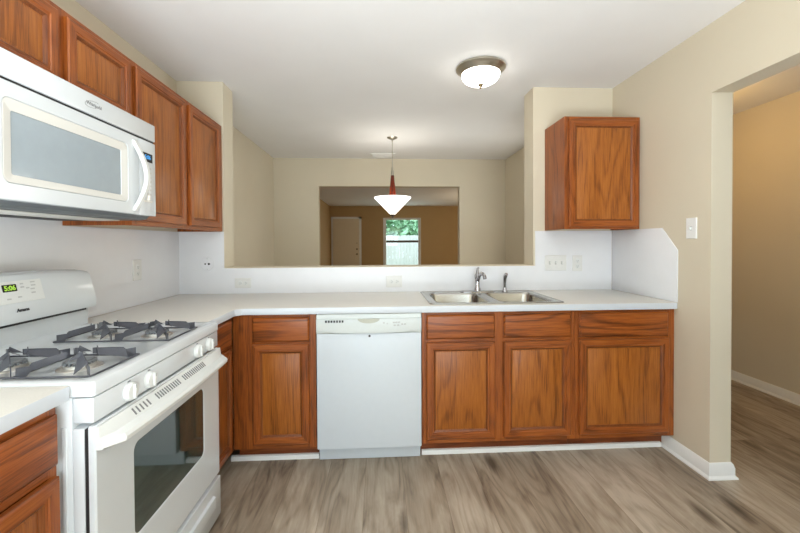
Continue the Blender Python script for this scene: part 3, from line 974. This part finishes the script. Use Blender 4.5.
for lx0, lx1, bx in ((-0.331, -0.122, BX[0]), (0.054, 0.270, BX[1])):
    g = MB()
    y0, y1 = -0.652, -0.238
    ym = (BY[0] + BY[1]) / 2
    zf = 0.9165
    loop = [(lx0, y0), (lx1, y0), (lx1, y1), (lx0, y1)]
    for i in range(4):
        a, b_ = loop[i], loop[(i + 1) % 4]
        g.tube([(a[0], a[1], zf), (b_[0], b_[1], zf)], 0.0030, n=8)
    g.tube([(lx0, ym, zf), (lx1, ym, zf)], 0.0030, n=8)
    for by in BY:
        cx = bx
        ye, yo = (y0, ym) if by == BY[0] else (ym, y1)
        ztop = 0.953
        for (px_, py_) in ((lx0, ye), (lx1, ye), (lx1, yo), (lx0, yo)):
            ins = 0.006
            px_ += ins if px_ == lx0 else -ins
            py_ += (ins if py_ < by else -ins)
            d = Vector((cx - px_, by - py_))
            q = Vector((px_, py_)) + d.normalized() * (d.length - 0.030)
            plate(g, (px_, py_), q, zf - 0.003, ztop - 0.006, ztop + 0.010, 1)
    g.build('burner_grate', GRATE, rg, smooth=25)

# ------------------------------------------------------------------ over-the-range microwave
mw = thing('microwave', 'white over-the-range microwave mounted under the short cabinet', 'microwave', (0, -1.386, 1.4025), R90)
hw = 0.3785
boxes((-hw, hw, -0.385, -0.010, 0.020, 0.4105, 0.003)).build('case', ENAMEL, mw)
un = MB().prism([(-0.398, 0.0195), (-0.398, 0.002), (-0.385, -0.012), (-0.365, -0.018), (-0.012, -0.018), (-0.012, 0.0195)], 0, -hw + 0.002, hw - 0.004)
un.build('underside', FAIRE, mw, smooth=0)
boxes((-hw + 0.01, hw - 0.06, -0.305, -0.18, -0.023, -0.0185, 0.002)).build('cooktop_lamp_strip', IVORY, mw)
for fx in (-0.35, 0.01):
    boxes((fx, fx + 0.33, -0.165, -0.03, -0.021, -0.0185)).build('grease_filter', DARK, mw, smooth=0)
boxes((-hw, hw, -0.4257, -0.386, 0.3355, 0.4105, 0.004)).build('vent_hood', ENAMEL, mw)
boxes((-hw + 0.002, hw - 0.002, -0.418, -0.386, 0.3275, 0.3352)).build('vent_gap', DARK, mw, smooth=0)
DX = 0.262
md = MB()
fr = dict(x0=-0.318, x1=0.190, z0=0.048, z1=0.281)
gl_ = dict(x0=-0.290, x1=0.160, z0=0.071, z1=0.250)
def rq(d, y, r, a=0.0):
    return rz_(d['x0'] - a, d['x1'] + a, d['z0'] - a, d['z1'] + a, y, r)
outer = dict(x0=-hw, x1=DX, z0=0.0, z1=0.327)
md.rings([rq(gl_, -0.390, 0.006), rq(gl_, -0.418, 0.006), rq(fr, -0.4215, 0.02), rq(fr, -0.4255, 0.022, 0.003), rq(outer, -0.4257, 0.004, -0.003), rq(outer, -0.4225, 0.006), rq(outer, -0.390, 0.006), rq(gl_, -0.390, 0.006)], cap0=False, cap1=False)
mdo = md.build('door', ENAMEL, mw, smooth=30)
MB().rings([rq(gl_, -0.3905, 0.006, -0.0005), rq(gl_, -0.4165, 0.006, -0.0005)]).build('door_window', MWGLASS, mdo, smooth=30)
MB().rings([rq(gl_, -0.4175, 0.006, -0.0003), rq(gl_, -0.4190, 0.006, 0.0), rq(fr, -0.4245, 0.02, -0.002), rq(fr, -0.4235, 0.02, 0.0), rq(gl_, -0.4175, 0.006, -0.0003)], cap0=False, cap1=False).build('window_surround', IVORY, mdo, smooth=30)
hpts = []
for k in range(15):
    u = k / 14
    hpts.append((0.226 + 0.040 * math.sin(math.pi * u), -0.428 - 0.030 * math.sin(math.pi * u), 0.306 - 0.292 * u))
hm = MB()
rs = []
for i, p in enumerate(hpts):
    wdt = 0.012
    rs.append([(p[0] - wdt, p[1] + 0.008, p[2]), (p[0] - wdt * 0.7, p[1] - 0.006, p[2]), (p[0] + wdt * 0.7, p[1] - 0.006, p[2]), (p[0] + wdt, p[1] + 0.008, p[2])])
hm.rings(rs)
hm.build('door_handle', PLASTIC, mdo, smooth=60)
boxes((DX + 0.002, hw, -0.4252, -0.386, 0.0, 0.327, 0.003)).build('control_panel', ENAMEL, mw)
boxes((0.284, 0.354, -0.4268, -0.4255, 0.236, 0.274)).build('display', BLACK, mw, smooth=0)
text('5:06', 0.024, BLUELED, 'clock_digits', mw, face_front(0.319, -0.4272, 0.256), bold=0.0008)
for r_ in range(7):
    for c_ in range(3):
        MB().box(0.294 + c_ * 0.020, 0.306 + c_ * 0.020, -0.4262, -0.4255, 0.205 - r_ * 0.019, 0.212 - r_ * 0.019).build('button', INKL, mw, smooth=0)
boxes((0.290, 0.350, -0.4272, -0.4255, 0.058, 0.066, 0.0005)).build('open_button', IVORY, mw)
# brand mark: name with a looping line
text('Whirlpool', 0.017, INK, 'brand_name', mw, face_front(0.012, -0.4260, 0.372))
lp = MB()
pts = []
for k in range(33):
    a = 2 * math.pi * k / 32 * 0.92 + 0.6
    pts.append((0.004 + 0.034 * math.cos(a), -0.4262, 0.3725 + 0.012 * math.sin(a) + 0.006 * math.cos(a)))
lp.tube(pts, 0.0006, n=5)
lp.build('brand_loop', INK, mw)

# ------------------------------------------------------------------ sink, faucet, sprayer
sk = thing('kitchen_sink', 'double-bowl stainless steel drop-in sink set in the countertop', 'sink', (0, 0, CZ1))
rim = MB()
S0, S1, Q0, Q1 = 1.736, 2.552, -0.598, -0.034
ym0, ym1 = -0.560, -0.150
bowls = ((1.782, 2.118, ym0, ym1), (2.172, 2.506, ym0, ym1))
# flange with two openings
oc = rr(S0, S1, Q0, Q1, 0, 0.03)
rim.prism([(p[0], p[1]) for p in oc], 2, 0.0006, 0.0045, holes=[[(p[0], p[1]) for p in rr(*b_, 0, 0.05)] for b_ in bowls])
rim.tube([(p[0], p[1], 0.004) for p in rr(S0 + 0.004, S1 - 0.004, Q0 + 0.004, Q1 - 0.004, 0, 0.028)] + [(S1 - 0.004, Q1 - 0.032, 0.004)], 0.0025, n=6)
rim.build('rim', STEEL, sk, smooth=30)
for b_ in bowls:
    bw = MB()
    x0, x1, y0, y1 = b_
    rs = []
    for a, z, r in ((0.0, 0.005, 0.05), (0.003, 0.001, 0.05), (0.006, -0.01, 0.05), (0.012, -0.14, 0.055), (0.02, -0.165, 0.06), (0.045, -0.178, 0.05)):
        rs.append(rr(x0 + a, x1 - a, y0 + a, y1 - a, z, r))
    bw.rings(rs, cap0=False)
    # outer skin so the bowl has thickness
    rs2 = []
    for a, z, r in ((0.0, 0.0006, 0.05), (0.003, -0.012, 0.05), (0.009, -0.142, 0.055), (0.017, -0.168, 0.06), (0.042, -0.181, 0.05)):
        rs2.append(rr(x0 + a, x1 - a, y0 + a, y1 - a, z, r))
    bw.rings(rs2, cap0=False)
    bo_ = bw.build('bowl', STEEL, sk, smooth=40, recalc=False)
    MB().lathe([(0.042, -0.1775), (0.040, -0.1755), (0.030, -0.1765), (0.012, -0.177)], ((x0 + x1) / 2, (y0 + y1) / 2, 0), 28).build('drain', CHROME, bo_)

fa = thing('faucet', 'chrome single-lever faucet standing behind the sink divider', 'faucet', (2.150, -0.088, CZ1 + 0.005))
m = MB().rings([rr(-0.125, 0.125, -0.028, 0.028, 0.0, 0.027), rr(-0.125, 0.125, -0.028, 0.028, 0.004, 0.027), rr(-0.118, 0.118, -0.022, 0.022, 0.009, 0.021)])
m.build('deck_plate', CHROME, fa)
MB().lathe([(0.026, 0.009), (0.025, 0.022), (0.018, 0.034), (0.0165, 0.085), (0.020, 0.100), (0.0205, 0.122), (0.014, 0.130)], (0, 0, 0), 28).build('faucet_body', CHROME, fa)
m = MB().tube([(0.001, -0.010, 0.088), (0.003, -0.045, 0.122), (0.007, -0.085, 0.140), (0.010, -0.120, 0.138), (0.012, -0.143, 0.124), (0.013, -0.150, 0.108)], [0.015, 0.014, 0.0125, 0.012, 0.012, 0.0125], n=16)
m.build('spout', CHROME, fa, smooth=60)
m = MB().tube([(0, 0, 0.126), (0.002, 0.006, 0.145), (0.006, 0.012, 0.166), (0.012, 0.014, 0.176)], [0.014, 0.010, 0.008, 0.0075], n=12)
m.build('lever', CHROME, fa, smooth=60)

sp = thing('side_sprayer', 'small chrome side sprayer standing right of the faucet', 'sprayer', (2.352, -0.088, CZ1 + 0.005))
MB().lathe([(0.022, 0.0), (0.021, 0.006), (0.014, 0.014), (0.013, 0.03)], (0, 0, 0), 24).build('holder', CHROME, sp)
m = MB().tube([(0, 0, 0.03), (0, 0, 0.06), (0.000, -0.002, 0.095), (0.002, -0.008, 0.115), (0.003, -0.024, 0.128)], [0.010, 0.011, 0.013, 0.015, 0.012], n=16)
m.build('spray_head', CHROME, sp, smooth=60)

# ------------------------------------------------------------------ outlets, switches
def plate_thing(name, label, cat, loc, rz, w, h, group, mat=None):
    t = thing(name, label, cat, loc, rz, group)
    m = MB()
    m.rings([[(-w / 2 + a, y, -h / 2 + a), (w / 2 - a, y, -h / 2 + a), (w / 2 - a, y, h / 2 - a), (-w / 2 + a, y, h / 2 - a)] for a, y in ((0, -0.0005), (0, -0.003), (0.003, -0.0055))])
    m.build('cover_plate', mat or flat('cover_plate_plastic', srgb(224, 224, 221), 0.4), t, smooth=20)
    return t


def duplex(t, flip):
    for s in (-1, 1):
        c = (0, 0.0195 * s) if not flip else (0.0195 * s, 0)
        f = MB().lathe([(0.0165, 0), (0.0165, 0.0015), (0.0155, 0.002)], (c[0], -0.0055, c[1]), 24, axis='y').build('socket', PLASTIC, t)
        sl_ = MB()
        for d in (-0.006, 0.006):
            if flip: sl_.box(c[0] - 0.0035, c[0] + 0.0035, -0.0082, -0.007, c[1] + d - 0.001, c[1] + d + 0.001)
            else: sl_.box(c[0] + d - 0.001, c[0] + d + 0.001, -0.0082, -0.007, c[1] - 0.0035, c[1] + 0.0035)
        if flip: sl_.box(c[0] + 0.007, c[0] + 0.011, -0.0082, -0.007, -0.002, 0.002)
        else: sl_.box(c[0] - 0.002, c[0] + 0.002, -0.0082, -0.007, c[1] - 0.011, c[1] - 0.007)
        sl_.build('slots', INK, f, smooth=0)


G = 'cream outlet plates on the backsplash'
duplex(plate_thing('outlet', 'sideways outlet plate on the backsplash left of the dishwasher, nearest the corner', 'outlet', (0.455, -0.008, 0.992), 0, 0.115, 0.072, G), True)
duplex(plate_thing('outlet', 'sideways outlet plate on the backsplash above the dishwasher', 'outlet', (1.548, -0.008, 0.992), 0, 0.118, 0.085, G), True)
duplex(plate_thing('outlet', 'upright outlet plate on the backsplash under the right wall cabinet', 'outlet', (2.936, -0.008, 1.116), 0, 0.076, 0.118, G), False)
duplex(plate_thing('outlet', 'upright outlet plate on the left backsplash between range and corner', 'outlet', (0.008, -0.479, 1.124), R90, 0.076, 0.122, G), False)


def toggles(t, xs, mat):
    for x in xs:
        m = MB().box(x - 0.004, x + 0.004, -0.017, -0.005, -0.008, 0.006, 0.0015, seg=1)
        m.build('toggle', mat, t)
        MB().box(x - 0.005, x + 0.005, -0.0062, -0.005, -0.012, 0.012).build('slot', INKL, t, smooth=0)


toggles(plate_thing('light_switch', 'three-gang switch plate on the backsplash right of the sink', 'light switch', (2.768, -0.008, 1.120), 0, 0.165, 0.116, None), (-0.046, 0, 0.046), PLASTIC)
toggles(plate_thing('light_switch', 'white single switch plate on the beige wall beside the hall opening', 'light switch', (W, -0.735, 1.352), -R90, 0.074, 0.118, None, TRIM), (0,), PLASTIC)
ph = thing('wall_jack', 'round cable cover with two dark holes on the left corner backsplash', 'wall jack', (0.205, -0.008, 1.131))
MB().lathe([(0.048, 0.0005), (0.046, 0.0025), (0.036, 0.0035)], (0, 0, 0), 32, axis='y').build('cover', SPLASH, ph)
for dx, r in ((-0.014, 0.006), (0.012, 0.008)):
    MB().lathe([(r, 0), (r * 0.8, 0.001)], (dx, -0.0036, 0), 16, axis='y').build('hole', BLACK, ph)
for dz in (-0.037, 0.037):
    MB().lathe([(0.003, 0), (0.002, 0.001)], (0, -0.0034, dz), 10, axis='y').build('screw', INKL, ph)

# ------------------------------------------------------------------ ceiling light, pendant, vent
cl = thing('ceiling_light', 'flush ceiling light with nickel pan and lit frosted dome', 'ceiling light', (2.120, -0.297, H))
MB().lathe([(0.120, -0.0005), (0.160, -0.001), (0.163, -0.006), (0.162, -0.013), (0.155, -0.018), (0.143, -0.028), (0.130, -0.044), (0.127, -0.047), (0.10, -0.042)], (0, 0, 0), 56).build('pan', NICKEL, cl, smooth=40)
prof = [(0.125, -0.043)]
for k in range(1, 13):
    a = R90 * k / 12
    prof.append((max(0.004, 0.125 * math.cos(a) ** 0.8), -0.046 - 0.068 * math.sin(a)))
MB().lathe(prof, (0, 0, 0), 56).build('dome', GLOWD, cl, smooth=60)
MB().lathe([(0.020, -0.111), (0.021, -0.115), (0.013, -0.123), (0.008, -0.130), (0.006, -0.136), (0.003, -0.140)], (0, 0, 0), 20).build('finial', BRASSK, cl, smooth=50)

pl = thing('pendant_lamp', 'pendant lamp with cherry wood cone and lit white glass shade', 'pendant lamp', (1.588, 1.39, 0))
MB().lathe([(0.058, H - 0.0005), (0.058, H - 0.006), (0.045, H - 0.014), (0.018, H - 0.020), (0.006, H - 0.028)], (0, 0, 0), 36).build('canopy', NICKEL, pl, smooth=50)
MB().tube([(0, 0, H - 0.026), (0, 0, 2.062)], 0.0045, n=12).build('rod', NICKEL, pl, smooth=60)
MB().lathe([(0.006, 2.115), (0.010, 2.108), (0.010, 2.08), (0.014, 2.072), (0.0165, 2.062), (0.0165, 2.022)], (0, 0, 0), 24).build('coupling', NICKEL, pl, smooth=40)
MB().lathe([(0.016, 2.022), (0.017, 2.020), (0.042, 1.772), (0.038, 1.769)], (0, 0, 0), 32).build('wood_cone', CHERRY, pl, smooth=40)
MB().lathe([(0.030, 1.595), (0.200, 1.770), (0.2025, 1.778), (0.196, 1.779), (0.150, 1.742), (0.028, 1.612)], (0, 0, 0), 56).build('shade', GLOWP, pl, smooth=40)
MB().lathe([(0.028, 1.594), (0.036, 1.590), (0.034, 1.583), (0.020, 1.577), (0.010, 1.572), (0.010, 1.556), (0.004, 1.552)], (0, 0, 0), 24).build('finial', RAILB, pl, smooth=40)

vn = thing('ceiling_vent', 'white air register on the dining room ceiling behind the pendant', 'ceiling vent', (1.492, 2.22, H))
vm = MB().prism([(-0.16, -0.10), (0.16, -0.10), (0.16, 0.10), (-0.16, 0.10)], 2, -0.012, -0.0005, holes=[[(-0.135, -0.075), (0.135, -0.075), (0.135, 0.075), (-0.135, 0.075)]])
vm.build('vent_frame', TRIM, vn, smooth=0)
vs = MB()
for k in range(8):
    y = -0.066 + k * 0.019
    vs.rings([[(x, y, -0.002), (x, y + 0.003, -0.002), (x, y + 0.012, -0.011), (x, y + 0.009, -0.011)] for x in (-0.1345, 0.1345)])
vs.build('louvers', TRIM, vn, smooth=0)
